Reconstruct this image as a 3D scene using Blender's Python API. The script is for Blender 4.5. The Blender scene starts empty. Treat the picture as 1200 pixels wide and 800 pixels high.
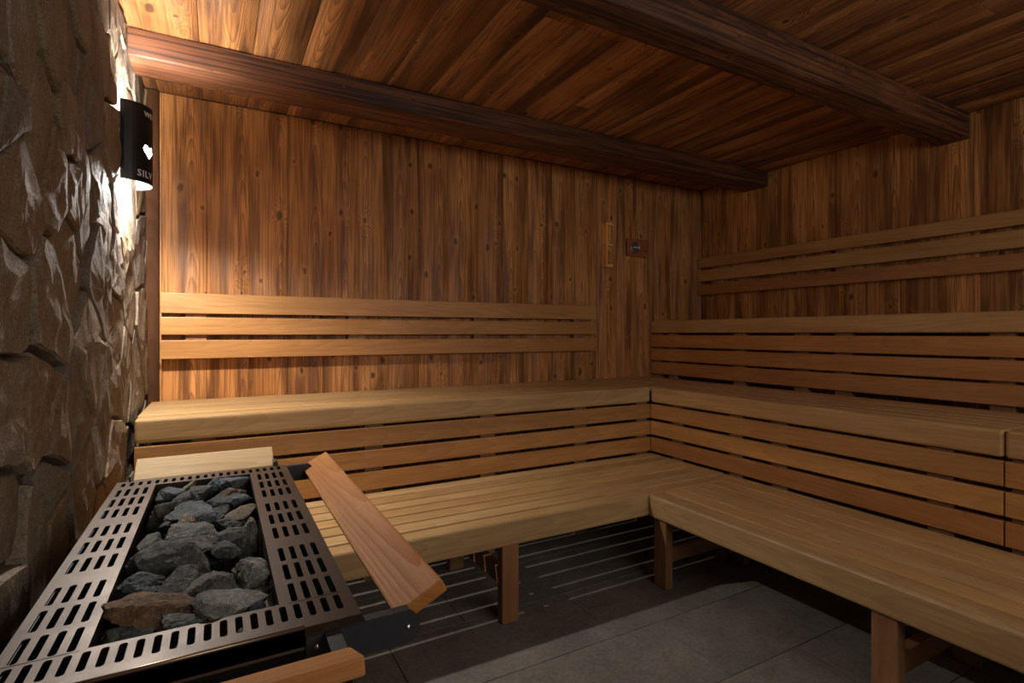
import bpy, bmesh, math, random
from mathutils import Vector, Matrix, noise

random.seed(7)
S = bpy.context.scene
COL = S.collection
pi = math.pi

# ------------------------------------------------------------------ camera
TH = math.atan(344 / 624)
cam = bpy.data.objects.new('camera', bpy.data.cameras.new('camera'))
COL.objects.link(cam)
cam.location = (0, 0, 1.2)
cam.rotation_euler = (pi / 2, 0, -TH)
cam.data.sensor_width = 36
cam.data.lens = 624 * 36 / 1200
cam.data.shift_y = -9.5 / 1200
cam.data.clip_start = 0.02
S.camera = cam

# ------------------------------------------------------------------ world, lights, exposure
S.view_settings.view_transform = 'Standard'
S.view_settings.look = 'None'
S.view_settings.gamma = 1
S.view_settings.use_curve_mapping = False
S.view_settings.exposure = 0.45
world = bpy.data.worlds.new('world')
S.world = world
world.use_nodes = True
world.node_tree.nodes['Background'].inputs[0].default_value = (0.55, 0.62, 0.75, 1)
world.node_tree.nodes['Background'].inputs[1].default_value = 0.05
# soft fill light added at the open front wall behind the camera
wl = bpy.data.lights.new('front_fill', 'AREA')
wl.shape = 'RECTANGLE'
wl.size, wl.size_y = 2.9, 0.8
wl.energy = 21
wl.color = (1.0, 0.95, 0.87)
wlo = bpy.data.objects.new('front_fill', wl)
COL.objects.link(wlo)
wlo.location = (1.35, -1.32, 1.75)
wlo.rotation_euler = (pi / 2, 0, 0)

LAMP_DOWN, LAMP_UP = 52, 23
LAMP_COL = (1.0, 0.95, 0.88)

# ------------------------------------------------------------------ node helpers
class G:
    def __init__(s, name):
        s.m = bpy.data.materials.new(name)
        s.m.use_nodes = True
        s.t = s.m.node_tree
        s.b = s.t.nodes['Principled BSDF']
    def n(s, typ, **kw):
        nd = s.t.nodes.new(typ)
        for k, v in kw.items():
            setattr(nd, k, v)
        return nd
    def put(s, sock, v):
        if hasattr(v, 'is_linked'):
            s.t.links.new(v, sock)
        elif v is not None:
            if isinstance(v, (tuple, list)) and len(v) == 3 and sock.type == 'RGBA':
                v = (*v, 1)
            sock.default_value = v
    def math(s, op, a, b=None, c=None, clamp=False):
        nd = s.n('ShaderNodeMath', operation=op, use_clamp=clamp)
        s.put(nd.inputs[0], a)
        if b is not None: s.put(nd.inputs[1], b)
        if c is not None: s.put(nd.inputs[2], c)
        return nd.outputs[0]
    def mix(s, f, a, b, mode='MIX'):
        nd = s.n('ShaderNodeMix', data_type='RGBA', blend_type=mode)
        s.put(nd.inputs[0], f); s.put(nd.inputs[6], a); s.put(nd.inputs[7], b)
        return nd.outputs[2]
    def ramp(s, v, lo, hi, a=0.0, b=1.0):
        nd = s.n('ShaderNodeMapRange', interpolation_type='SMOOTHSTEP')
        s.put(nd.inputs[0], v); s.put(nd.inputs[1], lo); s.put(nd.inputs[2], hi); s.put(nd.inputs[3], a); s.put(nd.inputs[4], b)
        return nd.outputs[0]
    def xyz(s, x, y, z):
        nd = s.n('ShaderNodeCombineXYZ')
        s.put(nd.inputs[0], x); s.put(nd.inputs[1], y); s.put(nd.inputs[2], z)
        return nd.outputs[0]
    def noise(s, vec, scale=1.0, detail=3.0, rough=0.5):
        nd = s.n('ShaderNodeTexNoise')
        s.put(nd.inputs['Vector'], vec)
        nd.inputs['Scale'].default_value = scale; nd.inputs['Detail'].default_value = detail; nd.inputs['Roughness'].default_value = rough
        return nd.outputs[0]
    def bump(s, h, strength, dist):
        nd = s.n('ShaderNodeBump')
        nd.inputs['Strength'].default_value = strength; nd.inputs['Distance'].default_value = dist
        s.put(nd.inputs['Height'], h)
        s.t.links.new(nd.outputs[0], s.b.inputs['Normal'])
    def out(s, col=None, rough=None, spec=None):
        if col is not None: s.put(s.b.inputs['Base Color'], col)
        if rough is not None: s.put(s.b.inputs['Roughness'], rough)
        if spec is not None: s.b.inputs['Specular IOR Level'].default_value = spec
        return s.m

def wood(name, light, mid, dark, A=900, B=6, line=0.5, knots=0.0, stain=0.5, vary=0.25, rough=0.5, bump=0.5, bdist=0.002, fibre=0.2, spec=0.4, fsc=420.0, wv=4.0, tint=False, knotcol=(0.05, 0.02, 0.008)):
    g = G(name)
    tc = g.n('ShaderNodeTexCoord').outputs['Object']
    sx = g.n('ShaderNodeSeparateXYZ'); g.put(sx.inputs[0], tc)
    oi = g.n('ShaderNodeObjectInfo'); r = oi.outputs['Random']
    r2 = g.math('FRACT', g.math('MULTIPLY', r, 57.31)); r3 = g.math('FRACT', g.math('MULTIPLY', r, 917.7))
    x = g.math('ADD', sx.outputs[0], g.math('MULTIPLY', r, 60.0))
    y0 = g.math('ADD', sx.outputs[1], sx.outputs[2])
    y = g.math('ADD', y0, g.math('MULTIPLY_ADD', r2, 0.12, -0.06))
    rz = g.math('MULTIPLY', r3, 40.0)
    warp = g.noise(g.xyz(g.math('MULTIPLY', x, 1.6), g.math('MULTIPLY', y, 7.0), rz), 1.0, 2.0)
    gg = g.math('MULTIPLY', g.math('MULTIPLY', y, y), A)
    gg = g.math('ADD', gg, g.math('MULTIPLY', x, B))
    gg = g.math('MULTIPLY_ADD', warp, wv, gg)
    if knots > 0:
        jit = g.noise(g.xyz(g.math('MULTIPLY', x, 14.0), g.math('MULTIPLY', y, 14.0), rz), 1.0, 2.0)
        vo = g.n('ShaderNodeTexVoronoi', voronoi_dimensions='2D')
        g.put(vo.inputs['Vector'], g.xyz(g.math('MULTIPLY_ADD', jit, 0.22, g.math('MULTIPLY', x, 3.2)), g.math('MULTIPLY_ADD', y, 5.0, rz), 0.0))
        vo.inputs['Scale'].default_value = 1.0
        sc = g.n('ShaderNodeSeparateColor'); g.put(sc.inputs[0], vo.outputs['Color'])
        has = g.math('LESS_THAN', sc.outputs[0], knots)
        d = vo.outputs['Distance']
        gg = g.math('ADD', gg, g.math('MULTIPLY', g.math('MULTIPLY', g.ramp(d, 0.34, 0.02), has), 3.5))
        size = g.math('MULTIPLY_ADD', sc.outputs[1], 0.07, 0.035)
        km = g.math('MULTIPLY', g.ramp(d, size, g.math('MULTIPLY', size, 0.45)), has)
        halo = g.math('MULTIPLY', g.ramp(d, g.math('MULTIPLY', size, 3.0), size), has)
    s1 = g.math('FRACT', gg)
    ln = g.math('POWER', s1, 2.2)          # slow rise then sharp latewood edge
    fib = g.noise(g.xyz(g.math('MULTIPLY', x, fsc * 0.022), g.math('MULTIPLY', y0, fsc), rz), 1.0, 2.0)
    st = g.noise(g.xyz(g.math('MULTIPLY', x, 1.1), g.math('MULTIPLY', y, 16.0), rz), 1.0, 3.0, 0.6)
    blot = g.noise(g.xyz(g.math('MULTIPLY', x, 2.5), g.math('MULTIPLY', y, 6.0), g.math('ADD', rz, 9.0)), 1.0, 2.0)
    c = g.mix(g.ramp(blot, 0.3, 0.72), mid, light)
    c = g.mix(g.math('MULTIPLY', ln, line), c, dark)
    c = g.mix(g.math('MULTIPLY', g.ramp(st, 0.46, 0.66), stain), c, dark)
    c = g.mix(g.math('MULTIPLY', g.ramp(fib, 0.42, 0.66), fibre), c, dark)
    if knots > 0:
        c = g.mix(g.math('MULTIPLY', halo, 0.15), c, light)
        c = g.mix(g.math('MULTIPLY', km, 0.8), c, knotcol)
    val = g.math('MULTIPLY_ADD', r3, 2 * vary, 1 - vary)
    c = g.mix(1.0, c, g.xyz(val, g.math('MULTIPLY', val, g.math('MULTIPLY_ADD', r2, 0.10, 0.95)), g.math('MULTIPLY', val, g.math('MULTIPLY_ADD', r2, 0.24, 0.88))), 'MULTIPLY')
    if tint:
        c = g.mix(1.0, c, oi.outputs['Color'], 'MULTIPLY')
    h = g.math('ADD', g.math('MULTIPLY', ln, -0.8), g.math('MULTIPLY', fib, 0.3))
    if knots > 0: h = g.math('ADD', h, g.math('MULTIPLY', km, -0.6))
    g.bump(h, bump, bdist)
    return g.out(c, g.math('MULTIPLY_ADD', ln, 0.12, rough), spec)

M = {}
M['wall'] = wood('sunburnt_pine_wall', (0.72, 0.325, 0.105), (0.50, 0.205, 0.062), (0.11, 0.040, 0.014), A=1500, B=6, line=0.6, knots=0.75, stain=0.75, vary=0.16, rough=0.40, bump=0.5, bdist=0.0025, fibre=0.6, fsc=115.0, spec=0.3)
M['ceil'] = wood('sunburnt_pine_ceiling', (0.64, 0.285, 0.095), (0.44, 0.18, 0.057), (0.10, 0.040, 0.017), A=1700, B=6, line=0.62, knots=0.42, stain=0.8, vary=0.2, rough=0.5, bump=0.8, bdist=0.003, fibre=0.55, fsc=115.0, spec=0.4)
M['beam'] = wood('dark_hewn_beam', (0.24, 0.085, 0.03), (0.14, 0.05, 0.018), (0.03, 0.011, 0.005), A=1300, B=5, line=0.75, knots=0.4, stain=0.6, vary=0.05, rough=0.55, bump=0.6, bdist=0.003, fibre=0.95, fsc=85.0)
M['bench'] = wood('honey_bench_wood', (0.60, 0.40, 0.20), (0.51, 0.325, 0.155), (0.33, 0.185, 0.08), A=420, B=4, line=0.36, stain=0.4, vary=0.12, rough=0.42, bump=0.12, bdist=0.0008, fibre=0.4, fsc=210.0, tint=True)
M['leg'] = wood('bench_leg_wood', (0.36, 0.18, 0.075), (0.28, 0.13, 0.055), (0.15, 0.065, 0.03), A=420, B=4, line=0.3, stain=0.4, vary=0.1, rough=0.5, bump=0.15, bdist=0.0008)
M['guard'] = wood('guard_plank_wood', (0.52, 0.27, 0.105), (0.44, 0.215, 0.082), (0.27, 0.115, 0.042), A=900, B=3, wv=1.2, line=0.35, spec=0.15, stain=0.3, vary=0.05, rough=0.6, bump=0.15, bdist=0.0008, fibre=0.3, tint=True)
M['trim'] = wood('dark_trim_wood', (0.10, 0.04, 0.016), (0.075, 0.03, 0.012), (0.03, 0.012, 0.006), line=0.3, rough=0.7, spec=0.1)

def simple(name, col, rough=0.5, metal=0.0, spec=0.5):
    g = G(name); g.b.inputs['Metallic'].default_value = metal
    return g.out(col, rough, spec)

M['void'] = simple('dark_backing', (0.012, 0.008, 0.006), 0.9)
M['black'] = simple('black_powder_coat', (0.012, 0.012, 0.014), 0.35)
M['iron'] = simple('grey_bracket_steel', (0.028, 0.030, 0.034), 0.45)
M['screw'] = simple('screw_steel', (0.55, 0.55, 0.56), 0.3, 1.0)
M['white'] = simple('white_print', (0.85, 0.85, 0.85), 0.5)
M['cream'] = simple('dial_face', (0.10, 0.075, 0.055), 0.4)
M['sand'] = simple('orange_sand', (0.75, 0.36, 0.10), 0.8)

g = G('brushed_stove_steel')
tc = g.n('ShaderNodeTexCoord').outputs['Object']
nz = g.noise(tc, 14, 4, 0.6); nf = g.noise(g.xyz(0, 0, 0), 1)
sep = g.n('ShaderNodeSeparateXYZ'); g.put(sep.inputs[0], tc)
brush = g.noise(g.xyz(g.math('MULTIPLY', sep.outputs[0], 260), g.math('MULTIPLY', sep.outputs[1], 9), sep.outputs[2]), 1, 2)
g.b.inputs['Metallic'].default_value = 0.6
g.bump(brush, 0.08, 0.001)
M['steel'] = g.out(g.mix(g.ramp(nz, 0.35, 0.7), (0.056, 0.033, 0.018), (0.038, 0.021, 0.011)), g.math('MULTIPLY_ADD', nz, 0.2, 0.36))

def glass(name, rough=0.0):
    g = G(name); g.b.inputs['Transmission Weight'].default_value = 1.0; g.b.inputs['IOR'].default_value = 1.3
    return g.out((0.95, 0.97, 0.97), rough)
M['glass'] = glass('clear_glass')

g = G('warm_white_bulb')
g.b.inputs['Emission Color'].default_value = (1, 0.95, 0.88, 1)
g.b.inputs['Emission Strength'].default_value = 120
M['bulb'] = g.out((1, 1, 1), 0.5)

def stone_mat(name, a, b, c, use_col, bd, scale, fine=0.38):
    g = G(name)
    tc = g.n('ShaderNodeTexCoord').outputs['Object']
    oi = g.n('ShaderNodeObjectInfo')
    ad = g.n('ShaderNodeVectorMath', operation='ADD'); g.put(ad.inputs[0], tc)
    g.put(ad.inputs[1], g.xyz(g.math('MULTIPLY', oi.outputs['Random'], 31), g.math('MULTIPLY', oi.outputs['Random'], 77), 0.0))
    v = ad.outputs[0]
    n1 = g.noise(v, scale, 5, 0.6); n2 = g.noise(v, scale * 5, 4, 0.7); n3 = g.noise(v, scale * 22, 3, 0.7)
    col = g.mix(g.ramp(n1, 0.35, 0.68), a, b)
    col = g.mix(g.math('MULTIPLY', g.ramp(n2, 0.5, 0.72), 0.55), col, c)
    col = g.mix(1.0, col, g.ramp(n3, 0.25, 0.75, 1 - fine, 1 + fine), 'MULTIPLY')
    if use_col: col = g.mix(1.0, col, oi.outputs['Color'], 'MULTIPLY')
    h = g.math('ADD', g.math('MULTIPLY', n1, 1.0), g.math('ADD', g.math('MULTIPLY', n2, 0.6), g.math('MULTIPLY', n3, 0.25)))
    g.bump(h, 0.7, bd)
    return g.out(col, g.math('MULTIPLY_ADD', n2, -0.3, 0.9), 0.2)

M['wallstone'] = stone_mat('quartzite_wall_stone', (0.23, 0.188, 0.145), (0.175, 0.132, 0.092), (0.30, 0.265, 0.225), True, 0.012, 9)
M['rock'] = stone_mat('peridotite_heater_stone', (0.165, 0.172, 0.168), (0.075, 0.08, 0.082), (0.42, 0.44, 0.41), True, 0.012, 34)
M['mortar'] = stone_mat('brown_grey_mortar', (0.085, 0.068, 0.052), (0.06, 0.047, 0.036), (0.10, 0.082, 0.066), False, 0.01, 12)
M['tile'] = stone_mat('slate_grey_floor_tile', (0.21, 0.188, 0.165), (0.155, 0.138, 0.12), (0.105, 0.092, 0.08), False, 0.0015, 3.2, 0.18)
M['grout'] = simple('dark_grout', (0.045, 0.038, 0.032), 0.9)

# ------------------------------------------------------------------ object helpers
def link(o, parent=None):
    COL.objects.link(o)
    if parent is not None:
        o.parent = parent
    return o

def obj(name, bm, mat, parent=None, mw=None, smooth=False):
    """bm in world coordinates unless mw (world matrix) is given"""
    me = bm
    if not isinstance(bm, bpy.types.Mesh):
        me = bpy.data.meshes.new(name)
        bm.normal_update(); bm.to_mesh(me); bm.free()
        me.materials.append(mat)
        if smooth:
            for p in me.polygons: p.use_smooth = True
    o = bpy.data.objects.new(name, me)
    link(o, parent)
    mw = mw or Matrix.Identity(4)
    if parent is not None:
        base = Vector(parent.get('_w', (0, 0, 0)))
        mw = Matrix.Translation(-base) @ mw
        o['_w'] = (base + mw.translation)[:]
    o.matrix_local = mw
    return o

def thing(name, label, cat, loc, group=None):
    o = bpy.data.objects.new(name, None); COL.objects.link(o)
    o.location = loc; o['_w'] = tuple(loc)
    o.empty_display_size = 0.05
    tag(o, label, cat, group)
    return o

def tag(o, label, cat, group=None):
    o['label'] = label; o['category'] = cat
    if group: o['group'] = group
    return o

def struct(name, bm, mat, mw=None):
    o = obj(name, bm, mat, None, mw); o['kind'] = 'structure'
    o['_w'] = (mw.translation[:] if mw else (0, 0, 0))
    return o

CACHE = {}
def box_mesh(lx, ly, lz, bev, seg, mat):
    k = (round(lx, 4), round(ly, 4), round(lz, 4), bev, seg, mat.name)
    if k in CACHE: return CACHE[k]
    bm = bmesh.new()
    bmesh.ops.create_cube(bm, size=1, matrix=Matrix.Diagonal((lx, ly, lz, 1)))
    if bev: bmesh.ops.bevel(bm, geom=bm.edges[:], offset=bev, segments=seg, profile=0.6, affect='EDGES')
    me = bpy.data.meshes.new('board'); bm.normal_update(); bm.to_mesh(me); bm.free()
    me.materials.append(mat)
    CACHE[k] = me
    return me

AX = {'x': Vector((1, 0, 0)), 'y': Vector((0, 1, 0)), 'z': Vector((0, 0, 1))}
def board(name, lo, hi, ld, wd, mat, parent=None, bev=0.003, seg=1, tint=None):
    """axis-aligned board from corner lo to hi, grain along ld, width along wd"""
    lo, hi = Vector(lo), Vector(hi)
    L, W = AX[ld], AX[wd]; T = L.cross(W)
    d = hi - lo; c = (lo + hi) / 2
    me = box_mesh(abs(d.dot(L)), abs(d.dot(W)), abs(d.dot(T)), bev, seg, mat)
    mw = Matrix.Translation(c) @ Matrix((L, W, T)).transposed().to_4x4()
    o = obj(name, me, mat, parent, mw)
    if tint: o.color = (*tint, 1)
    return o

def bm_box(lo, hi, bev=0.0, seg=1):
    bm = bmesh.new(); add_box(bm, lo, hi)
    if bev: bmesh.ops.bevel(bm, geom=bm.edges[:], offset=bev, segments=seg, affect='EDGES')
    return bm
def add_box(bm, lo, hi):
    lo, hi = Vector(lo), Vector(hi)
    bmesh.ops.create_cube(bm, size=1, matrix=Matrix.Translation((lo + hi) / 2) @ Matrix.Diagonal((*(hi - lo), 1)))
def bm_lathe(profile, seg=24, mat=None):
    bm = bmesh.new(); rings = []
    for r, z in profile:
        rings.append([bm.verts.new((r * math.cos(2 * pi * i / seg), r * math.sin(2 * pi * i / seg), z)) for i in range(seg)])
    for a, b in zip(rings, rings[1:]):
        for i in range(seg): bm.faces.new((a[i], a[(i + 1) % seg], b[(i + 1) % seg], b[i]))
    bm.faces.new(rings[0][::-1]); bm.faces.new(rings[-1])
    if mat: bm.transform(mat)
    return bm

# ------------------------------------------------------------------ room numbers (metres)
YB, XR, XL, ZC, YF = 3.24, 3.66, -0.30, 2.432, -1.2
ZL, ZU = 0.432, 0.856                    # seat tops
XC, YC = 2.44, 2.577                     # fronts of the upper tier
XP, ZT = 3.07, 1.30                      # front of the top tier
XF1, YF1 = 1.80, 1.915                   # fronts of the lower tier

# ------------------------------------------------------------------ structure
fl = struct('floor', bm_box((XL - 0.3, YF - 0.3, -0.1), (XR + 0.2, YB + 0.2, -0.006)), M['grout'])
row_y = [1.65 + 0.387 * k for k in range(-8, 5)]
offs = {0: 1.39, -1: 1.577, -2: 1.95, 1: 1.72, 2: 1.30, -3: 1.45, 3: 1.6}
for i, y0 in enumerate(row_y):
    k = i - 8
    off = offs.get(k, 1.39 + 0.31 * k) % 0.82
    x = XL - 0.02 - 0.82 + ((off - (XL - 0.02)) % 0.82)
    y1 = min(y0 + 0.387, YB)
    if y1 <= YF or y0 >= YB: continue
    while x < XR:
        a, b = max(x, XL - 0.02), min(x + 0.82, XR)
        if b - a > 0.02:
            board('floor_tile', (a + 0.0015, max(y0, YF) + 0.0015, -0.008), (b - 0.0015, y1 - 0.0015, random.uniform(-0.0007, 0.0)), 'x', 'y', M['tile'], fl, 0.001)
        x += 0.82

ce = struct('ceiling', bm_box((XL - 0.3, YF - 0.3, ZC + 0.022), (XR + 0.2, YB + 0.2, ZC + 0.12)), M['void'])
x = -0.46
ceil_w = [0.19, 0.199, 0.207, 0.199, 0.198, 0.199, 0.208]
i = 0
while x < XR:
    w = ceil_w[i] if i < len(ceil_w) else random.choice([0.19, 0.2, 0.2, 0.17, 0.21])
    x1 = min(x + w, XR + 0.02)
    ys = [YF, random.choice([0.4, 0.9, 1.3, 1.75, 2.1, 2.35]), YB] if i % 3 != 1 else [YF, YB]
    z = ZC - random.uniform(0, 0.003)
    for a, b in zip(ys, ys[1:]):
        board('plank', (x + 0.0004, a + 0.0004, z), (x1 - 0.0004, b - 0.0004, ZC + 0.022), 'y', 'x', M['ceil'], ce, 0.0015)
    x = x1; i += 1

wb = struct('wall_back', bm_box((XL - 0.3, YB + 0.02, -0.1), (XR + 0.2, YB + 0.12, ZC + 0.1)), M['void'])
xs = [-0.252, -0.055, 0.147, 0.341, 0.53, 0.735, 0.916, 1.113, 1.31, 1.525, 1.719]
xs = [-0.40] + xs
while xs[-1] < XR - 0.16: xs.append(xs[-1] + random.choice([0.2, 0.195, 0.205, 0.2]))
xs[-1] = XR
for a, b in zip(xs, xs[1:]):
    z = YB + random.uniform(0, 0.003)
    board('plank', (a + 0.0004, z, 0.0), (b - 0.0004, YB + 0.02, ZC - 0.004), 'z', 'x', M['wall'], wb, 0.0018)

wr = struct('wall_right', bm_box((XR + 0.02, YF - 0.3, -0.1), (XR + 0.12, YB + 0.12, ZC + 0.1)), M['void'])
ys = [3.244, 3.108, 2.896, 2.709, 2.501, 2.304, 2.101, 1.911, 1.714, 1.515, 1.317]
while ys[-1] > YF + 0.2: ys.append(ys[-1] - 0.2)
ys.append(YF)
for a, b in zip(ys, ys[1:]):
    z = XR + random.uniform(0, 0.003)
    board('plank', (z, b + 0.0004, 0.0), (XR + 0.02, min(a, YB) - 0.0004, ZC - 0.004), 'z', 'y', M['wall'], wr, 0.0018)

# front wall behind the camera: boxes round a wide open gap for the fill light
wf = struct('wall_front', bm_box((XL - 0.3, YF - 0.1, -0.1), (0.35, YF, ZC + 0.1)), M['wall'])
obj('panel', bm_box((3.05, YF - 0.1, -0.1), (XR + 0.2, YF, ZC + 0.1)), M['wall'], wf)
obj('header', bm_box((0.35, YF - 0.1, 2.15), (3.05, YF, ZC + 0.1)), M['wall'], wf)
obj('sill', bm_box((0.35, YF - 0.1, -0.1), (3.05, YF, 0.12)), M['wall'], wf)

# ------------------------------------------------------------------ stone wall on the left
H = 1.2
Rv = Vector((math.cos(TH), -math.sin(TH), 0)); Fv = Vector((math.sin(TH), math.cos(TH), 0))
def on_left(px, py, X=XL):
    d = Fv + Rv * ((px - 600) / 624) + Vector((0, 0, (390.5 - py) / 624))
    t = X / d.x
    return (d.y * t, H + d.z * t)
SEEDS = [(30, 52), (70, 35), (90, 63), (101, 21), (103, 94), (16, 130), (58, 150), (89, 154), (117, 140), (119, 70), (30, 215), (74, 203), (92, 222),
         (107, 238), (122, 203), (131, 240), (130, 56), (137, 80), (149, 84), (3, 20), (2, 100), (130, 14), (143, 34), (167, 100), (160, 150), (140, 165), (168, 215),
         (146, 238), (158, 232), (21, 365), (68, 365), (88, 302), (121, 320), (146, 313), (110, 415), (23, 467), (61, 474), (96, 491), (127, 491), (143, 440),
         (164, 440), (172, 380), (170, 290), (145, 386), (75, 520), (72, 562), (103, 585), (140, 540), (54, 645), (14, 640), (76, 632), (12, 705), (158, 60), (152, 20), (178, 330),
         (178, 180), (155, 420), (158, 355), (152, 282)]
pts = [on_left(*s) for s in SEEDS]
rng = random.Random(3)
for _ in range(400):                    # the part of the wall the stove, the bench and the frame hide
    p = (rng.uniform(0.35, 3.22), rng.uniform(0.0, 2.43))
    vis = on_left(0, 400)[0] - 0.02 < p[0] and p[1] > (0.78 if p[0] < 1.8 else 0.62)
    if vis: continue
    if min(math.hypot(p[0] - q[0], p[1] - q[1]) for q in pts) > 0.2: pts.append(p)

def clip(poly, n, c):
    out = []
    for i in range(len(poly)):
        a, b = poly[i], poly[(i + 1) % len(poly)]
        da = a[0] * n[0] + a[1] * n[1] - c; db = b[0] * n[0] + b[1] * n[1] - c
        if da <= 0: out.append(a)
        if da * db < 0:
            t = da / (da - db); out.append((a[0] + (b[0] - a[0]) * t, a[1] + (b[1] - a[1]) * t))
    return out

wls = struct('wall_left', bm_box((XL - 0.30, 0.0, -0.1), (XL - 0.035, YB + 0.1, ZC + 0.1)), M['mortar'])
obj('side_panel', bm_box((XL - 0.30, YF - 0.1, -0.1), (XL - 0.035, 0.0, ZC + 0.1)), M['mortar'], wls)
TINT = [(1, 1, 1), (1.05, 1.0, 0.92), (0.85, 0.84, 0.85), (1.1, 0.97, 0.8), (0.9, 0.86, 0.8), (1.15, 1.12, 1.06)]
def wall_stone(c, poly, k):
    r = random.Random(100 + k)
    cx = sum(p[0] for p in poly) / len(poly); cy = sum(p[1] for p in poly) / len(poly)
    out = []
    n = len(poly)
    for i in range(n):
        a, b = poly[i], poly[(i + 1) % n]
        L = math.hypot(b[0] - a[0], b[1] - a[1]); m = max(1, int(L / 0.05))
        for j in range(m):
            t = j / m
            out.append((a[0] + (b[0] - a[0]) * t, a[1] + (b[1] - a[1]) * t))
    nn = []
    for (y, z) in out:
        w = noise.noise_vector(Vector((y * 9, z * 9, 3.1))) * 0.012 + noise.noise_vector(Vector((y * 28, z * 28, k))) * 0.007
        nn.append((y + w.x, z + w.y))
    bm = bmesh.new()
    near = max(0.0, min(1.0, (2.3 - c[0]) / 0.6))
    ty, tz = r.uniform(-0.05, 0.05), r.uniform(-0.06, 0.06)
    low = c[0] > 2.45 and c[1] < 1.0
    h = r.uniform(0.005, 0.016) if low else r.uniform(0.002, 0.014) + near * r.uniform(0.0, 0.010)
    rad = math.sqrt(abs(sum(poly[i][0] * poly[(i + 1) % n][1] - poly[(i + 1) % n][0] * poly[i][1] for i in range(n))) / 2)
    ty *= min(1, 0.1 / rad); tz *= min(1, 0.1 / rad)
    def ring(f, lift, jit):
        vs = []
        for (y, z) in nn:
            yy, zz = cx + (y - cx) * f, cy + (z - cy) * f
            d = lift
            if lift > 0:
                d = 0.022 * min(1, lift * 1.2) + h * lift + ((yy - cx) * ty + (zz - cy) * tz) + jit * noise.noise(Vector((yy * 14, zz * 14, k * 1.7)))
                d = min(0.052, max(0.012, d))
                if low: d = min(d, 0.036)
            vs.append(bm.verts.new((XL - 0.045 + d, yy, zz)))
        return vs
    rr = math.sqrt(abs(sum(nn[i][0] * nn[(i + 1) % len(nn)][1] - nn[(i + 1) % len(nn)][0] * nn[i][1] for i in range(len(nn)))) / 2)
    g1 = 0.013 / max(rr, 0.05)
    R = [ring(1 - g1 * 0.9, 0, 0), ring(1 - g1 * 1.3, 0.72, 0.004), ring(1 - g1 * 2.0, 0.95, 0.006), ring(0.6, 1.0, 0.009), ring(0.25, 1.03, 0.009)]
    for a, b in zip(R, R[1:]):
        for i in range(len(nn)): bm.faces.new((a[i], a[(i + 1) % len(nn)], b[(i + 1) % len(nn)], b[i]))
    bm.faces.new(R[-1])
    bmesh.ops.recalc_face_normals(bm, faces=bm.faces[:])
    o = Vector((XL - 0.03, cx, cy))
    bm.transform(Matrix.Translation(-o))
    s = obj('stone', bm, M['wallstone'], wls, Matrix.Translation(o))
    for p in s.data.polygons: p.use_smooth = False
    s.color = (*r.choice(TINT), 1)
for k, c in enumerate(pts):
    poly = [(0.3, 0.0), (YB - 0.005, 0.0), (YB - 0.005, ZC - 0.005), (0.3, ZC - 0.005)]
    for q in pts:
        if q is c: continue
        n = (q[0] - c[0], q[1] - c[1]); m = ((q[0] + c[0]) / 2, (q[1] + c[1]) / 2)
        poly = clip(poly, n, n[0] * m[0] + n[1] * m[1])
        if not poly: break
    if len(poly) >= 3: wall_stone(c, poly, k)

board('trim_1', (XL - 0.03, YB - 0.03, 0.0), (XL + 0.037, YB - 0.001, ZC - 0.005), 'z', 'x', M['trim'])['kind'] = 'structure'

# ------------------------------------------------------------------ ceiling beams
def beam(label, y0, y1, z0):
    t = board('ceiling_beam', (XL - 0.02, y0, z0), (XR - 0.001, y1, ZC - 0.004), 'x', 'y', M['beam'], None, 0.003, 1)
    tag(t, label, 'beam', 'hewn ceiling beams')
    return t
beam('dark timber ceiling beam nearest the back wall, starting above the wall lamp', 2.605, 2.815, 2.318)
beam('dark timber ceiling beam nearer the viewer, ending over the high backrest on the right', 1.365, 1.505, 2.282)

# ------------------------------------------------------------------ benches
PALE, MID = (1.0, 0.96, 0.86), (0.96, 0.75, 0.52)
def slats(axis, a0, a1, edges, ztop, th, parent, tint, gap=0.008, th2=None):
    """seat slats running along axis between a0 and a1; edges are cross positions"""
    th = th2 or th
    for p, q in zip(edges, edges[1:]):
        v = random.uniform(0.94, 1.05); tt = tuple(v * c for c in tint)
        if axis == 'x': board('seat_slat', (a0, p + gap / 2, ztop - th), (a1, q - gap / 2, ztop), 'x', 'y', M['bench'], parent, 0.003, 2, tt)
        else: board('seat_slat', (p + gap / 2, a0, ztop - th), (q - gap / 2, a1, ztop), 'y', 'x', M['bench'], parent, 0.003, 2, tt)

def leg_frame_x(parent, x, yf, yb, ztop):          # frame across a bench that runs along X
    board('leg', (x, yf, 0), (x + 0.078, yf + 0.045, ztop), 'z', 'x', M['leg'], parent, 0.003)
    board('leg', (x, yb - 0.045, 0), (x + 0.078, yb, ztop), 'z', 'x', M['leg'], parent, 0.003)
    board('stretcher', (x + 0.02, yf + 0.045, 0.135), (x + 0.058, yb - 0.045, 0.205), 'y', 'z', M['leg'], parent, 0.002)
    board('seat_bearer', (x + 0.02, yf + 0.045, ztop - 0.06), (x + 0.058, yb - 0.045, ztop), 'y', 'z', M['leg'], parent, 0.002)
def leg_frame_y(parent, y, xf, xb, ztop):
    board('leg', (xf, y, 0), (xf + 0.045, y + 0.078, ztop), 'z', 'y', M['leg'], parent, 0.003)
    board('leg', (xb - 0.045, y, 0), (xb, y + 0.078, ztop), 'z', 'y', M['leg'], parent, 0.003)
    board('stretcher', (xf + 0.045, y + 0.02, 0.115), (xb - 0.045, y + 0.058, 0.185), 'x', 'z', M['leg'], parent, 0.002)
    board('seat_bearer', (xf + 0.045, y + 0.02, ztop - 0.06), (xb - 0.045, y + 0.058, ztop), 'x', 'z', M['leg'], parent, 0.002)

X0 = XL + 0.006
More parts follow.
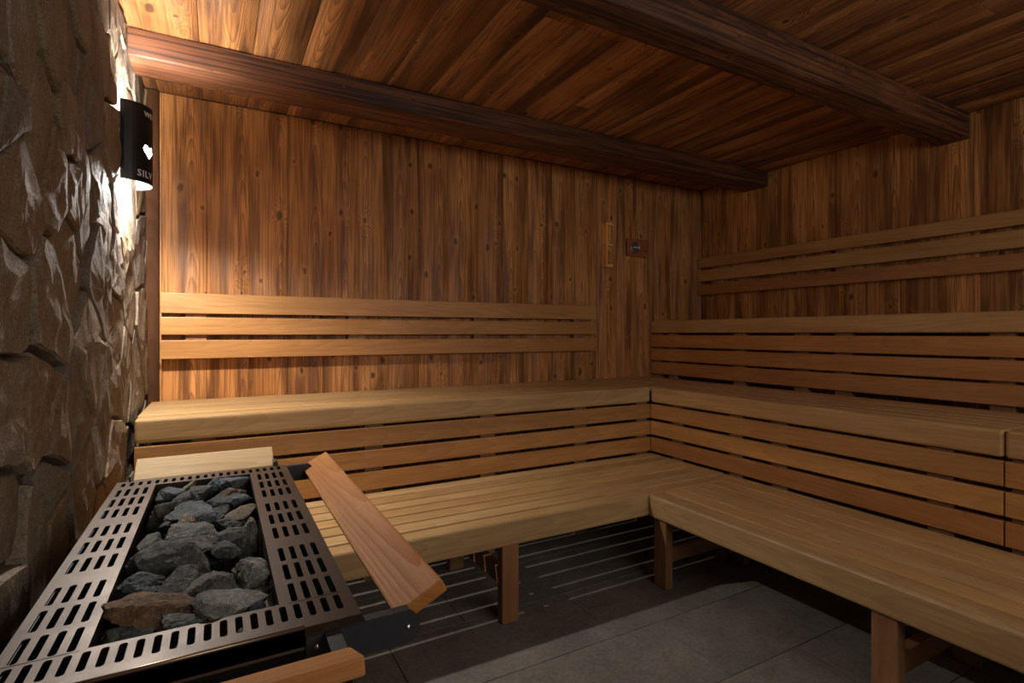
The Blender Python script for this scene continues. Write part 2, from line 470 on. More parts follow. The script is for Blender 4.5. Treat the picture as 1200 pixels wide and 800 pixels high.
# lower bench along the back wall
t = thing('lower_bench', 'low slatted wooden bench running along the back wall behind the stove', 'bench', (1.0, 2.2, 0), None)
board('front_board', (X0, YF1, ZL - 0.105), (XC - 0.002, 1.995, ZL), 'x', 'y', M['bench'], t, 0.014, 4, PALE)
slats('x', X0, XC - 0.002, [1.999 + 0.096 * k for k in range(7)], ZL, 0.028, t, PALE, 0.0115, 0.019)
for x in (0.10, 1.022, 2.33): leg_frame_x(t, x, 1.935, 2.55, ZL - 0.106)
# lower bench along the right wall
t = thing('lower_bench', 'low slatted wooden bench on the right with a corner leg, butted against the back one', 'bench', (2.1, 0.9, 0))
board('front_board', (XF1, -1.0, ZL - 0.105), (XF1 + 0.095, YF1 - 0.002, ZL), 'y', 'x', M['bench'], t, 0.014, 4, PALE)
slats('y', -1.0, YF1 - 0.002, [1.899, 2.0, 2.1, 2.2, 2.305, 2.41, 2.440], ZL, 0.028, t, PALE, 0.0115, 0.019)
for y in (1.828, 0.86, -0.1, -0.9): leg_frame_y(t, y, XF1 + 0.028, 2.42, ZL - 0.106)

FZ = [(0.758, ZU), (0.656, 0.746), (0.551, 0.638), (0.445, 0.533)]
# upper bench along the back wall
t = thing('upper_bench', 'upper slatted wooden bench along the back wall below its three-rail backrest', 'bench', (1.0, 2.9, 0))
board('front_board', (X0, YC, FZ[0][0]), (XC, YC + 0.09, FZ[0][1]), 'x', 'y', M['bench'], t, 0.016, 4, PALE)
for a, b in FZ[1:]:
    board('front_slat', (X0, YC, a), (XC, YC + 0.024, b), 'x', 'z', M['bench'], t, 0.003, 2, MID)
slats('x', X0, XC + 0.0, [2.671 + 0.0935 * k for k in range(7)], ZU, 0.028, t, PALE, 0.006)
for x in (-0.1, 0.62, 1.24, 1.86, 2.345):
    board('support_post', (x, YC + 0.026, 0), (x + 0.09, YC + 0.066, 0.755), 'z', 'x', M['leg'], t, 0.002)
    board('seat_bearer', (x + 0.02, YC + 0.092, 0.768), (x + 0.06, YB - 0.005, 0.826), 'y', 'z', M['leg'], t, 0.002)
    board('rear_leg', (x + 0.02, YB - 0.06, 0), (x + 0.06, YB - 0.02, 0.766), 'z', 'x', M['leg'], t, 0.002)
# upper bench along the right wall, two modules meeting at y = 0.81
def upper_right(label, y0, y1, posts):
    t = thing('upper_bench', label, 'bench', (2.75, (y0 + y1) / 2, 0), None)
    g = 0.0008
    yf = min(y1, YC - 0.001)
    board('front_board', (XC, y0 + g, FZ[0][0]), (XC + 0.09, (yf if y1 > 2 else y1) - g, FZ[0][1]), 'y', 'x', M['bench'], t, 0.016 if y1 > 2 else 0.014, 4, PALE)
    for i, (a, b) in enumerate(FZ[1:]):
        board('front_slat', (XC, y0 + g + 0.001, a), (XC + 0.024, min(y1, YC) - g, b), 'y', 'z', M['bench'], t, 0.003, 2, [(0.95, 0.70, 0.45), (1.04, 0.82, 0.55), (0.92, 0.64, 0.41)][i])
    if y1 > 2: board('seat_slat', (XC + 0.002, YC + 0.0, ZU - 0.028), (XC + 0.09, y1 - g, ZU), 'y', 'x', M['bench'], t, 0.003, 2, PALE)
    slats('y', y0 + g, y1 - g, [2.531, 2.631, 2.731, 2.831, 2.931, 3.035], ZU, 0.028, t, (0.93, 0.9, 0.86), 0.012)
    for y in posts:
        board('support_post', (XC + 0.026, y, 0), (XC + 0.066, y + 0.088, 0.755), 'z', 'y', M['leg'], t, 0.002)
        board('seat_bearer', (XC + 0.092, y + 0.02, 0.768), (XP - 0.005, y + 0.06, 0.826), 'x', 'z', M['leg'], t, 0.002)
        board('rear_leg', (XP - 0.05, y + 0.02, 0), (XP - 0.01, y + 0.06, 0.766), 'z', 'y', M['leg'], t, 0.002)
upper_right('long module of the right upper bench reaching to the room corner', 0.812, YB - 0.004, (2.326, 1.905, 1.65, 0.968))
upper_right('short module of the right upper bench beyond the seat joint at the right frame edge', -1.0, 0.810, (0.71, 0.1, -0.6))

# top tier on the right wall: its closed slatted front doubles as the backrest of the upper bench
t = thing('top_bench', 'highest bench tier on the right whose four-slat front backs the upper seat', 'bench', (3.3, 1.2, 0))
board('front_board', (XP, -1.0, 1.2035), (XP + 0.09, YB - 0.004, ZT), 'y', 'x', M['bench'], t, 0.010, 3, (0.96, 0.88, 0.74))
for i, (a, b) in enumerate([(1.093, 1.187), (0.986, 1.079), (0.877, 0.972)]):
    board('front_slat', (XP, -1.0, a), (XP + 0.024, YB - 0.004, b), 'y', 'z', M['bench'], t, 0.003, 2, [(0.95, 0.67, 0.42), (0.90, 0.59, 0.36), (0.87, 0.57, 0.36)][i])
slats('y', -1.0, YB - 0.004, [3.161 + 0.099 * k for k in range(6)], ZT, 0.028, t, PALE)
for y in (3.145, 2.98, 2.376, 1.938, 1.69, 0.992, 0.4, -0.3):
    board('support_post', (XP + 0.026, y, 0), (XP + 0.066, y + 0.09, 1.202), 'z', 'y', M['leg'], t, 0.002)
    board('seat_bearer', (XP + 0.092, y + 0.02, 1.21), (XR - 0.005, y + 0.06, 1.27), 'x', 'z', M['leg'], t, 0.002)

# backrests
t = thing('backrest', 'three-rail wooden backrest fixed to the back wall over the upper bench', 'backrest', (1.1, YB, 1.05))
for (a, b), c in zip([(1.302, 1.405), (1.193, 1.283), (1.071, 1.166)], [(0.86, 0.64, 0.42), (0.90, 0.69, 0.46), (0.88, 0.66, 0.44)]):
    board('rail', (-0.256, YB - 0.066, a), (2.47, YB - 0.042, b), 'x', 'z', M['bench'], t, 0.004, 2, c)
for x in (-0.149, 0.666, 1.475, 2.278):
    board('batten', (x, YB - 0.042, 1.075), (x + 0.095, YB - 0.001, 1.40), 'z', 'x', M['leg'], t, 0.002)
t = thing('backrest', 'high three-rail wooden backrest on the right wall above the top tier', 'backrest', (XR, 1.2, 1.52))
for (a, b), c in zip([(1.757, 1.837), (1.640, 1.734), (1.526, 1.612)], [(0.80, 0.66, 0.50), (0.86, 0.74, 0.58), (0.66, 0.46, 0.32)]):
    board('rail', (XR - 0.060, -1.0, a), (XR - 0.036, YB - 0.006, b), 'y', 'z', M['bench'], t, 0.004, 2, c)
for y in (3.007, 1.985, 0.98, 0.0):
    board('batten', (XR - 0.036, y, 1.53), (XR - 0.001, y + 0.095, 1.83), 'z', 'y', M['leg'], t, 0.002)

# ------------------------------------------------------------------ stove
SX0, SX1, SY0, SY1, SZ = -0.236, 0.178, 0.772, 1.757, 0.80       # grate outline
OX0, OX1, OY0, OY1 = -0.147, 0.080, 0.852, 1.690                 # stone opening
stove = thing('sauna_stove', 'large steel sauna stove with slotted top frame around a bed of stones', 'stove', (-0.03, 1.26, 0))
XLo = SX0
PX = 0.0188
cols = [0.1565 - PX * k for k in range(21)]                      # slot column centres, right to left
rows = []                                                        # (centre, length) along the strips
for gcen in (1.545, 1.238, 0.972):
    pass
rows = [1.640, 1.552, 1.464, 1.344, 1.254, 1.164, 1.046, 0.966, 0.886]
def slot_cell(bm, x0, x1, y0, y1, cx, cy, w, l, th=0.0025):
    """flat plate cell with a rounded slot, edge walls going down"""
    r = w / 2 * 0.9; N = 5
    pts2 = []
    for (sx, sy, a0) in ((1, 1, 0), (-1, 1, 90), (-1, -1, 180), (1, -1, 270)):
        for i in range(N):
            a = math.radians(a0 + 90 * i / (N - 1))
            pts2.append((cx + sx * (w / 2 - r) + r * math.cos(a), cy + sy * (l / 2 - r) + r * math.sin(a)))
    outer = []
    corners = [(x1, y1), (x0, y1), (x0, y0), (x1, y0)]
    for q in range(4):
        for i in range(N):
            f = i / (N - 1)
            C0 = corners[q]
            if q == 0: p = (x1, cy + (y1 - cy) * min(1, f * 2)) if f <= 0.5 else (x1 + (cx - x1) * (f - 0.5) * 2, y1)
            elif q == 1: p = (cx + (x0 - cx) * min(1, f * 2), y1) if f <= 0.5 else (x0, y1 + (cy - y1) * (f - 0.5) * 2)
            elif q == 2: p = (x0, cy + (y0 - cy) * min(1, f * 2)) if f <= 0.5 else (x0 + (cx - x0) * (f - 0.5) * 2, y0)
            else: p = (cx + (x1 - cx) * min(1, f * 2), y0) if f <= 0.5 else (x1, y0 + (cy - y0) * (f - 0.5) * 2)
            outer.append(p)
    n = len(pts2)
    vi = [bm.verts.new((p[0], p[1], SZ)) for p in pts2]
    vo = [bm.verts.new((p[0], p[1], SZ)) for p in outer]
    vd = [bm.verts.new((p[0], p[1], SZ - th)) for p in pts2]
    for i in range(n):
        j = (i + 1) % n
        if (vo[i].co - vo[j].co).length > 1e-6: bm.faces.new((vi[i], vo[i], vo[j], vi[j]))
        else: bm.faces.new((vi[i], vo[i], vi[j]))
        bm.faces.new((vi[j], vd[j], vd[i], vi[i]))
def plate(bm, x0, x1, y0, y1):
    if x1 - x0 < 1e-5 or y1 - y0 < 1e-5: return
    bm.faces.new([bm.verts.new(p) for p in ((x0, y0, SZ), (x1, y0, SZ), (x1, y1, SZ), (x0, y1, SZ))])
bm = bmesh.new()
SW, SL = 0.0092, 0.064
def strip(ca):                                                   # four columns of slots down one side
    cs = sorted(ca)
    xe = [cs[0] - PX / 2] + [c + PX / 2 for c in cs]
    prev = OY0
    for y in sorted(rows):
        plate(bm, xe[0], xe[-1], prev, y - 0.036)
        for c in cs: slot_cell(bm, c - PX / 2, c + PX / 2, y - 0.036, y + 0.036, c, y, SW, SL)
        prev = y + 0.036
    plate(bm, xe[0], xe[-1], prev, OY1)
    return xe[0], xe[-1]
a, b = strip(cols[:4]); plate(bm, OX1, a, OY0, OY1); plate(bm, b, SX1, OY0, OY1)
a, b = strip(cols[-4:]); plate(bm, SX0, a, OY0, OY1); plate(bm, b, OX0, OY0, OY1)
for (y0, y1, cy, L) in ((SY0, OY0, 0.822, 0.046), (OY1, SY1, 1.722, 0.036)):
    for c in cols: slot_cell(bm, c - PX / 2, c + PX / 2, y0 + 0.006, y1 - 0.001, c, cy, SW, L)
    xa, xb = cols[-1] - PX / 2, cols[0] + PX / 2
    plate(bm, SX0, xa, y0, y1); plate(bm, xb, SX1, y0, y1); plate(bm, xa, xb, y0, y0 + 0.006); plate(bm, xa, xb, y1 - 0.001, y1)
# turned-down lips
def lip(x0, y0, x1, y1, d):
    bm.faces.new([bm.verts.new(p) for p in ((x0, y0, SZ), (x1, y1, SZ), (x1, y1, SZ - d), (x0, y0, SZ - d))])
lip(SX0, SY0, SX1, SY0, 0.026); lip(SX1, SY0, SX1, SY1, 0.026); lip(SX1, SY1, SX0, SY1, 0.026); lip(SX0, SY1, SX0, SY0, 0.026)
lip(OX0, OY0, OX0, OY1, 0.02); lip(OX0, OY1, OX1, OY1, 0.02); lip(OX1, OY1, OX1, OY0, 0.02); lip(OX1, OY0, OX0, OY0, 0.02)
o = obj('slotted_top_frame', bm, M['steel'], stove)
md = o.modifiers.new('thick', 'SOLIDIFY'); md.thickness = 0.0015; md.offset = -1
# stone basket: four walls and a bottom
bm = bmesh.new()
e = 0.012
for lo, hi in (((OX0 - e - 0.004, OY0 - e, 0.62), (OX0 - e, OY1 + e, 0.778)), ((OX1 + e, OY0 - e, 0.62), (OX1 + e + 0.004, OY1 + e, 0.778)),
               ((OX0 - e, OY0 - e - 0.004, 0.62), (OX1 + e, OY0 - e, 0.778)), ((OX0 - e, OY1 + e, 0.62), (OX1 + e, OY1 + e + 0.004, 0.778)),
               ((OX0 - e, OY0 - e, 0.615), (OX1 + e, OY1 + e, 0.62))):
    add_box(bm, lo, hi)
obj('stone_basket', bm, M['steel'], stove)
bm = bmesh.new()
for lo, hi in (((SX0 + 0.003, SY0 + 0.035, 0.06), (SX0 + 0.013, SY1 - 0.004, 0.797)), ((SX1 - 0.013, SY0 + 0.035, 0.06), (SX1 - 0.003, SY1 - 0.004, 0.797)),
               ((SX0 + 0.013, SY0 + 0.035, 0.06), (SX1 - 0.013, SY0 + 0.045, 0.770)), ((SX0 + 0.013, SY1 - 0.014, 0.06), (SX1 - 0.013, SY1 - 0.004, 0.797)),
               ((SX0 + 0.003, SY0 + 0.035, 0.05), (SX1 - 0.003, SY1 - 0.004, 0.06))):
    add_box(bm, lo, hi)
obj('housing', bm, M['black'], stove)
for x in (SX0 + 0.03, SX1 - 0.07):
    for y in (SY0 + 0.06, SY1 - 0.08):
        obj('foot', bm_box((x, y, 0), (x + 0.04, y + 0.04, 0.05)), M['black'], stove)
g = G('highlight_edge_steel'); g.b.inputs['Metallic'].default_value = 0.9  # lighter steel paints in the highlight line along the front lip
M['edge'] = g.out((0.34, 0.27, 0.20), 0.35)
rot = Matrix.Translation((0, SY0 + 0.001, SZ - 0.001)) @ Matrix.Rotation(pi / 2, 4, 'Y')
o = obj('rolled_front_edge', bm_lathe([(0.0028, SX0), (0.0028, 0.103)], 10, rot), M['edge'], stove, smooth=True)
o['label'] = 'rolled steel front edge with its highlight in the colour'
obj('front_apron', bm_box((SX0, SY0 - 0.0015, 0.770), (0.103, SY0 + 0.0005, SZ - 0.003)), M['edge'], stove)
obj('guard_bracket', bm_box((0.146, 1.757, 0.785), (0.158, 1.803, 0.812), 0.002), M['iron'], stove)
# sloping guard planks on brackets
def guard_plank(p_in, p_out, d, length, c, tint):
    """p_in / p_out: inner and outer top edges, c: centre along direction d"""
    d = Vector(d); w = (Vector(p_out) - Vector(p_in)); W = w.length; w.normalize()
    n = d.cross(w)
    if n.z < 0: d = -d; n = d.cross(w)
    me = box_mesh(length, W, 0.022, 0.004, 2, M['guard'])
    ctr = (Vector(p_in) + Vector(p_out)) / 2 - n * 0.011
    mw = Matrix.Translation(ctr) @ Matrix((d, w, n)).transposed().to_4x4()
    o = obj('guard_plank', me, M['guard'], stove, mw); o.color = (*tint, 1)
    return o
guard_plank((0.236, 1.324, 0.770), (0.313, 1.324, 0.808), (0, 1, 0), 1.052, 1.32, (1.0, 0.84, 0.55))
guard_plank((-0.028, 1.802, 0.790), (-0.028, 1.880, 0.836), (1, 0, 0), 0.36, 0, (1.45, 2.0, 2.7))['label'] = 'guard plank at the back with lamplight in its tint'  # tint raised to stand in for lamplight on its face
guard_plank((-0.048, 0.714, 0.79), (-0.048, 0.637, 0.819), (1, 0, 0), 0.40, 0, (1.05, 0.95, 0.75))
def bracket(y, yo, s, x_in):
    """angle iron arm out to the side plank with a branch to the end plank"""
    bm = bmesh.new()
    prof = [(x_in, 0.742), (0.246, 0.742)] + [(0.246 + 0.018 * math.sin(a), 0.760 - 0.018 * math.cos(a)) for a in (0.4, 0.8, 1.2, 1.57)] + [(0.264, 0.776), (0.252, 0.788), (x_in, 0.788)]
    fa = [bm.verts.new((px, y - 0.0025, pz)) for px, pz in prof]; fb = [bm.verts.new((px, y + 0.0025, pz)) for px, pz in prof]
    bm.faces.new(fa); bm.faces.new(fb[::-1])
    for i in range(len(prof)): bm.faces.new((fa[i], fb[i], fb[(i + 1) % len(prof)], fa[(i + 1) % len(prof)]))
    bmesh.ops.recalc_face_normals(bm, faces=bm.faces[:])
    add_box(bm, (x_in, min(y, y + s * 0.017), 0.785), (0.250, max(y, y + s * 0.017), 0.789))
    add_box(bm, (0.128, min(y, yo), 0.785), (0.148, max(y, yo), 0.789))
    add_box(bm, (0.146, min(y, yo), 0.758), (0.149, max(y, yo), 0.787))
    b = obj('guard_bracket', bm, M['black' if False else 'iron'], stove)
    for x, z in ((0.118, 0.773), (0.246, 0.766)):
        obj('screw', bm_lathe([(0.0, 0.0), (0.0042, 0.0), (0.004, 0.0016), (0.002, 0.0028), (0.0, 0.003)][1:], 12, Matrix.Translation((x, y - 0.0025, z)) @ Matrix.Rotation(pi / 2, 4, 'X')), M['screw'], b, smooth=True)
bracket(0.768, 0.70, 1, 0.104)
bracket(1.782, 1.815, 1, 0.13)
bm = bmesh.new()
add_box(bm, (-0.222, 1.757, 0.77), (-0.202, 1.82, 0.79)); add_box(bm, (-0.212, 1.757, 0.785), (-0.208, 1.83, 0.812))
obj('guard_bracket', bm, M['iron'], stove)
bm = bmesh.new()
add_box(bm, (-0.222, 0.70, 0.77), (-0.202, 0.771, 0.79))
obj('guard_bracket', bm, M['iron'], stove)

# ------------------------------------------------------------------ heater stones
def rock(seed, sx, sy, sz):
    """angular broken stone: a ball chopped by random planes, then roughened"""
    r = random.Random(seed)
    pl = []
    for i in range(13):
        v = Vector((r.gauss(0, 1), r.gauss(0, 1), r.gauss(0, 1))).normalized()
        pl.append((v, r.uniform(0.52, 0.86)))
    bm = bmesh.new()
    bmesh.ops.create_icosphere(bm, subdivisions=4, radius=1)
    o1 = Vector((seed * 1.37, 0, 0)); o2 = Vector((0, seed * 2.11, 5))
    for v in bm.verts:
        d = v.co.normalized()
        rad = min([1.25] + [h / d.dot(n) for n, h in pl if d.dot(n) > 0.05])
        rad *= 1.12 + 0.12 * noise.noise(d * 1.4 + o1) + 0.09 * noise.noise(d * 3.6 + o2) + 0.045 * noise.noise(d * 9 + o1) + 0.02 * noise.noise(d * 22 + o2)
        v.co = Vector((d.x * sx, d.y * sy, d.z * sz)) * rad
    return bm
def on_z(px, py, z):
    d = Fv + Rv * ((px - 600) / 624) + Vector((0, 0, (390.5 - py) / 624))
    t = (z - H) / d.z
    return Vector((0, 0, H)) + d * t, t
GREY, BLUE, DARK, TAN, RUST, PALEG, GREEN = (1.0, 1.0, 0.98), (0.85, 0.98, 1.1), (0.62, 0.66, 0.68), (1.75, 1.45, 1.05), (1.45, 0.85, 0.5), (1.6, 1.6, 1.5), (1.25, 1.3, 1.1)
# pixel centre, half sizes, yaw, top height, colour, label
ROCKS = [
 (202, 577, 13, 8, 0.1, .785, BLUE, 'dark bluish stone in the far left corner of the stove bed'),
 (222, 570, 6, 4, 0.0, .795, TAN, 'tiny tan stone at the far edge of the stove bed'),
 (214, 587, 15, 13, 0.5, .792, DARK, 'dark blocky stone behind the pale upright one at the far left of the bed'),
 (240, 577, 13, 8, 0.2, .79, DARK, 'flat dark grey stone in the middle of the far edge of the bed'),
 (250, 571, 9, 8, 0.4, .795, BLUE, 'small blue-grey stone leaning at the middle of the far edge'),
 (273, 563, 15, 9, 0.2, .80, BLUE, 'large blue-green stone at the far right corner of the bed'),
 (269, 581, 16, 14, -0.5, .80, (1.15, 0.82, 0.66), 'reddish brown angular stone near the far right corner of the bed'),
 (291, 584, 10, 9, 0.0, .795, BLUE, 'blue-grey stone beside the reddish one against the right rim'),
 (250, 591, 17, 7, -0.6, .80, DARK, 'long dark wedge-shaped stone slanting in the far half of the bed'),
 (187, 602, 14, 20, 0.1, .795, GREEN, 'pale greenish upright stone against the left rim'),
 (228, 601, 22, 15, 0.3, .81, BLUE, 'big rounded dark blue-grey stone in the far half of the bed'),
 (194, 618, 11, 10, 0.0, .77, DARK, 'stone added for the dark shade below the pale upright one'),  # added where there is only shade, so tinted dark
 (258, 606, 12, 9, 0.7, .795, DARK, 'dark pointed stone to the right of the big blue-grey one'),
 (287, 602, 12, 8, -0.2, .805, (1.4, 1.1, 0.82), 'small brown stone with a cream top near the right rim'),
 (218, 618, 12, 8, 0.4, .81, TAN, 'small tan stone in the middle of the stove bed'),
 (233, 618, 9, 5, 0.1, .80, DARK, 'small flat dark stone touching the tan one'),
 (268, 616, 18, 8, 0.15, .79, DARK, 'flat dark stone right of the middle of the bed'),
 (294, 626, 17, 20, 0.5, .80, GREY, 'large grey stone wedged against the right rim halfway along'),
 (224, 632, 32, 12, 0.25, .815, (1.2, 1.17, 1.12), 'long flat mid-grey stone lying across the middle of the bed'),
 (268, 633, 18, 10, 0.1, .80, GREY, 'dark grey stone right of the long flat one'),
 (176, 636, 13, 14, 0.3, .80, GREEN, 'mottled green-grey stone at the left rim halfway along'),
 (214, 652, 30, 16, 0.3, .815, (0.8, 0.8, 0.8), 'big dark grey stone below the long flat one'),
 (264, 646, 15, 8, 0.2, .80, DARK, 'small dark stone tucked behind the big near ones'),
 (246, 656, 16, 10, 0.0, .775, (0.45, 0.45, 0.46), 'stone tinted black for the shadow between the big near ones'),  # near-black tint paints the deep shadow among its neighbours
 (166, 664, 21, 15, 0.1, .80, GREY, 'flat-topped grey stone at the left rim in the near half'),
 (296, 664, 19, 22, 0.4, .81, PALEG, 'large pale grey upright stone at the right rim in the near half'),
 (160, 688, 24, 15, 0.4, .79, BLUE, 'blue-grey stone lying behind the rusty one'),
 (216, 684, 30, 22, 0.2, .80, (0.72, 0.74, 0.76), 'very big dark stone in the centre of the near half'),
 (254, 684, 28, 24, 0.6, .815, (0.95, 0.92, 0.86), 'massive grey-brown block right of centre in the near half'),
 (160, 716, 45, 19, 0.2, .815, RUST, 'rusty orange-brown stone at the near left corner'),
 (142, 748, 26, 12, 0.15, .79, (1.0, 1.1, 1.12), 'grey-blue stone below the rusty one at the near rim'),
 (213, 731, 25, 11, 0.1, .80, (1.2, 1.25, 1.12), 'grey-green stone at the middle of the near rim'),
 (273, 708, 28, 15, 0.7, .81, PALEG, 'pale grey pointed stone slanting near the front right'),
 (299, 714, 11, 8, 0.0, .79, BLUE, 'small bluish stone in the near right corner'),
 (309, 696, 12, 12, 0.3, .79, DARK, 'dark stone between the pale ones and the right rim'),
 (238, 716, 18, 10, 0.0, .77, (0.5, 0.5, 0.5), 'dark stone sunk behind the near rim'),
]
def place_rock(bm, mw):
    """keep the stone inside the basket"""
    e = -0.0015
    for _ in range(2):
        cs = [mw @ v.co for v in bm.verts]
        for ax, lo, hi in ((0, OX0 - e, OX1 + e), (1, OY0 - e, OY1 + e)):
            a, b = min(c[ax] for c in cs), max(c[ax] for c in cs)
            if b - a > hi - lo:
                mw = mw @ Matrix.Scale((hi - lo) / (b - a), 4); continue
            d = max(0, lo - a) - max(0, b - hi)
            mw = Matrix.Translation([d if k == ax else 0 for k in range(3)]) @ mw
    lowest = min((mw @ v.co).z for v in bm.verts)
    if lowest < 0.622: mw = Matrix.Translation((0, 0, 0.622 - lowest)) @ mw
    return obj('heater_stone', bm, M['rock'], None, mw)
for i, (px, py, hw, hh, yaw, zt, colr, lab) in enumerate(ROCKS):
    p, t = on_z(px, py, zt - 0.012)
    sx = hw * t / 624 * 1.04
    dz = (py - 390.5) / 624
    sv = hh * t / 624 * 1.04                       # half extent seen vertically mixes depth and height
    sz = max(0.016, min(sx * 1.0, sv * 0.85, 0.042))
    sy = max(0.6 * sx, min(sv / max(dz, .25) * 0.8, sx * 1.45))
    zt = min(0.825, zt + 0.006)
    c = p.copy(); c.z = zt - sz * 0.95
    c.x = max(OX0 + sx * 1.0, min(OX1 - sx * 1.0, c.x)); c.y = max(OY0 + sy * .8, min(OY1 - sy * .8, c.y))
    o = place_rock(rock(i * 3 + 1, sx, sy, sz), Matrix.Translation(c) @ Matrix.Rotation(-TH + yaw * 0.6, 4, 'Z') @ Matrix.Rotation(random.uniform(-.25, .25), 4, 'X') @ Matrix.Rotation(yaw * 0.35, 4, 'Y'))
    o.color = (*colr, 1)
    tag(o, lab, 'stone', 'stones in the stove bed')
proto = None
rr = random.Random(11)
for ix in range(3):
    for iy in range(9):
        if proto is None or True:
            me = proto or None
        x = OX0 + 0.04 + ix * 0.073 + rr.uniform(-.006, .006); y = OY0 + 0.05 + iy * 0.092 + rr.uniform(-.01, .01)
        o = place_rock(rock(500 + ix * 20 + iy, 0.030, 0.038, 0.034), Matrix.Translation((x, y, 0.690)) @ Matrix.Rotation(rr.uniform(-.4, .4), 4, 'Z'))
        o.color = (*rr.choice([DARK, GREY, BLUE]), 1)
        tag(o, 'dark heater stone deep in the bed, glimpsed through gaps between the top stones', 'stone', 'stones deep in the stove bed')

# ------------------------------------------------------------------ wall lamp
LC = Vector((-0.312, 2.46, 0)); LR = 0.09; LZ0, LZ1 = 1.762, 2.052
lamp = thing('wall_lamp', 'black half-round metal wall lamp with a glowing heart cut-out on the stone wall', 'lamp', (LC.x, LC.y, 1.9))
def bend(s, z, r=LR):                       # s: arc length from the near edge
    a = s / LR
    return Vector((LC.x + r * math.sin(a), LC.y - r * math.cos(a), z))
ARC = LR * math.radians(162)
bm = bmesh.new()
hs, hz, hr = LR * math.radians(66), 1.884, 0.029
NP = 48
heart = []
for i in range(NP):
    a = 2 * pi * i / NP
    hx = 16 * math.sin(a) ** 3; hy = 13 * math.cos(a) - 5 * math.cos(2 * a) - 2 * math.cos(3 * a) - math.cos(4 * a)
    heart.append((hx / 17 * hr, hy / 17 * hr))
half = 0.042
frame_pts = []
for u, v in heart:
    m = max(abs(u), abs(v)); frame_pts.append([u / m * half, v / m * half])
for cx, cy in ((1, 1), (1, -1), (-1, -1), (-1, 1)):               # let the square frame keep its corners
    k = min(range(NP), key=lambda i: math.hypot(frame_pts[i][0] - cx * half, frame_pts[i][1] - cy * half))
    frame_pts[k] = [cx * half, cy * half]
rings = []
for f in (0, 0.33, 0.66, 1):
    ring = []
    for i, (u, v) in enumerate(heart):
        ring.append((u + (frame_pts[i][0] - u) * f, v + (frame_pts[i][1] - v) * f))
    rings.append([bm.verts.new(bend(hs + u, hz + v)) for u, v in ring])
for a, b in zip(rings, rings[1:]):
    for i in range(NP): bm.faces.new((a[i], b[i], b[(i + 1) % NP], a[(i + 1) % NP]))
def sheet(s0, s1, z0, z1):
    n = max(1, int((s1 - s0) / 0.012))
    for i in range(n):
        a, b = s0 + (s1 - s0) * i / n, s0 + (s1 - s0) * (i + 1) / n
        bm.faces.new([bm.verts.new(p) for p in (bend(a, z0), bend(b, z0), bend(b, z1), bend(a, z1))])
sheet(0, ARC, LZ0, hz - half); sheet(0, ARC, hz + half, LZ1); sheet(0, hs - half, hz - half, hz + half); sheet(hs + half, ARC, hz - half, hz + half)
bmesh.ops.remove_doubles(bm, verts=bm.verts[:], dist=1e-5)
bmesh.ops.recalc_face_normals(bm, faces=bm.faces[:])
sh = obj('shade', bm, M['black'], lamp)
md = sh.modifiers.new('thick', 'SOLIDIFY'); md.thickness = 0.002; md.offset = 0
obj('wall_plate', bm_box((-0.345, 2.43, 1.80), (-0.300, 2.49, 2.0), 0.004), M['white'], lamp)
obj('bulb', bm_lathe([(0.018, 1.83), (0.030, 1.845), (0.030, 1.945), (0.018, 1.96)], 20, Matrix.Translation((LC.x + 0.053, LC.y, 0))), M['bulb'], lamp, smooth=True)
def text_mesh(txt, size):
    cu = bpy.data.curves.new('t', 'FONT'); cu.body = txt; cu.size = size; cu.extrude = 0.0
    cu.resolution_u = 2; cu.space_character = 1.15; cu.offset = 0.0006
    to = bpy.data.objects.new('t', cu); COL.objects.link(to)
    dg = bpy.context.evaluated_depsgraph_get()
    me = bpy.data.meshes.new_from_object(to.evaluated_get(dg))
    bpy.data.objects.remove(to)
    return me
def lamp_text(txt, size, s0, z0):
    me = text_mesh(txt, size)
    bm = bmesh.new(); bm.from_mesh(me)
    for v in bm.verts:
        v.co = bend(s0 + v.co.x, z0 + v.co.y, LR + 0.0016)
    bmesh.ops.recalc_face_normals(bm, faces=bm.faces[:])
    o = obj('lettering', bm, M['white'], lamp)
    o['label'] = 'white lettering'
lamp_text('WETTEN', 0.026, LR * math.radians(50), 2.012)
lamp_text('SILV', 0.034, LR * math.radians(33), 1.783)
def lamp_light(name, z, e, x=LC.x + 0.032, r=0.02):
    L = bpy.data.lights.new(name, 'POINT'); L.energy = e; L.color = LAMP_COL; L.shadow_soft_size = r
    o = bpy.data.objects.new(name, L); COL.objects.link(o); o.location = (x, LC.y, z)
lamp_light('lamp_down_light', 1.79, LAMP_DOWN)
lamp_light('lamp_up_light', 2.01, LAMP_UP)

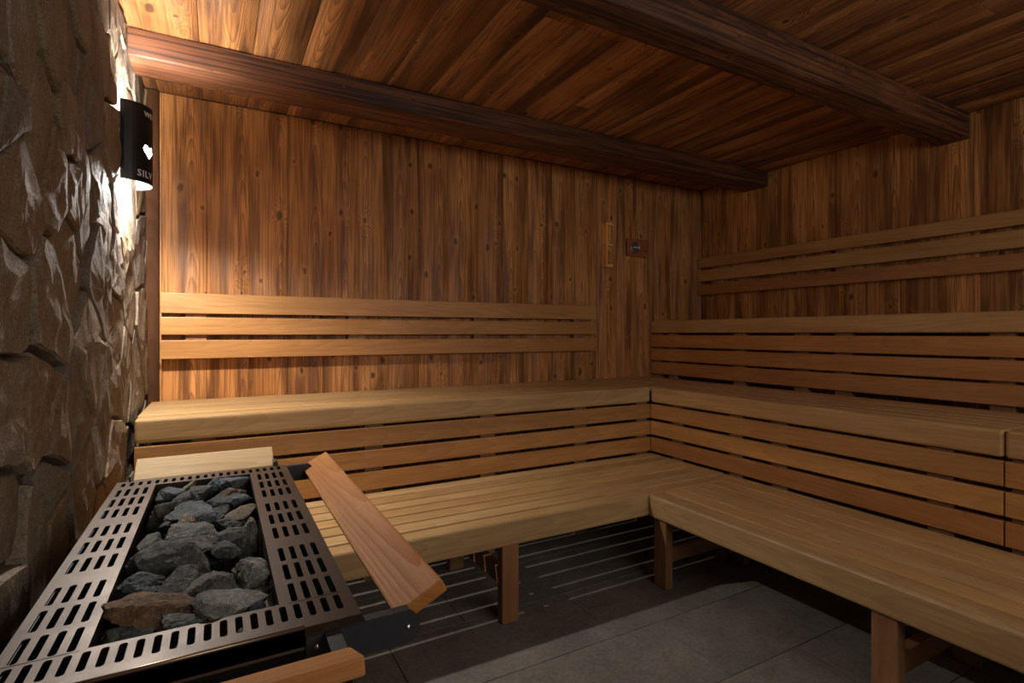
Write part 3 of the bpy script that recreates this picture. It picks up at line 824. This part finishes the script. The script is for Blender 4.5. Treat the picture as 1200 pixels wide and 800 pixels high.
# ------------------------------------------------------------------ hourglass and thermometer on the back wall
hg = thing('hourglass', 'narrow wooden sand timer hanging upright on the back wall', 'sand timer', (2.604, YB, 1.705))
yf = YB - 0.055
board('back_plate', (2.572, YB - 0.014, 1.705), (2.636, YB - 0.0005, 2.043), 'z', 'x', M['guard'], hg, 0.002, 1, (1.9, 2.0, 1.6))
for lo, hi in (((2.572, yf, 1.705), (2.636, YB - 0.0145, 1.727)), ((2.572, yf, 2.021), (2.636, YB - 0.0145, 2.043)), ((2.572, yf, 1.8655), (2.636, YB - 0.0145, 1.8825))):
    board('cap', lo, hi, 'x', 'z', M['guard'], hg, 0.002, 1, (1.9, 2.0, 1.6))
board('side_rail', (2.572, yf, 1.7275), (2.588, YB - 0.0145, 1.865), 'z', 'y', M['guard'], hg, 0.002, 1, (1.9, 2.0, 1.6))
board('side_rail', (2.572, yf, 1.883), (2.588, YB - 0.0145, 2.0205), 'z', 'y', M['guard'], hg, 0.002, 1, (1.9, 2.0, 1.6))
for z0, z1, flip in ((1.728, 1.865, False), (1.883, 2.020, True)):
    prof = [(0.006, z0), (0.0088, z0 + 0.01), (0.0088, z1 - 0.03), (0.005, z1 - 0.012), (0.0025, z1)]
    if flip: prof = [(r, z0 + z1 - z) for r, z in prof][::-1]
    obj('glass_bulb', bm_lathe(prof, 14, Matrix.Translation((2.608, yf + 0.010, 0))), M['glass'], hg, smooth=True)
obj('sand', bm_lathe([(0.006, 1.731), (0.0078, 1.74), (0.0078, 1.815), (0.002, 1.825)], 14, Matrix.Translation((2.608, yf + 0.010, 0))), M['sand'], hg, smooth=True)

th = thing('thermometer', 'small reddish wooden thermometer box with one round dial on the back wall', 'thermometer', (2.91, YB, 1.80))
th_m = wood('red_box_wood', (0.30, 0.10, 0.04), (0.22, 0.075, 0.03), (0.10, 0.03, 0.014), A=500, line=0.4, rough=0.35)
board('case', (2.806, YB - 0.024, 1.808), (3.02, YB - 0.0005, 1.945), 'x', 'z', th_m, th, 0.006, 2)
def on_wall(c, y): return Matrix.Translation((c[0], y, c[1])) @ Matrix.Rotation(pi / 2, 4, 'X')
dc = (2.882, 1.878)
ring = bm_lathe([(0.046, 0), (0.046, 0.006), (0.042, 0.009), (0.040, 0.006), (0.040, 0.0008)], 32, on_wall(dc, YB - 0.0242))
obj('dial_ring', ring, M['screw'], th, smooth=True)
obj('dial_face', bm_lathe([(0.0395, 0.0), (0.0395, 0.0065)], 32, on_wall(dc, YB - 0.0242)), M['cream'], th)
ndl = bmesh.new(); add_box(ndl, (dc[0] - 0.022, YB - 0.0325, dc[1] - 0.0025), (dc[0] + 0.034, YB - 0.031, dc[1] + 0.0025))
obj('needle', ndl, M['white'], th)

for o in bpy.data.objects:
    if '_w' in o: del o['_w']
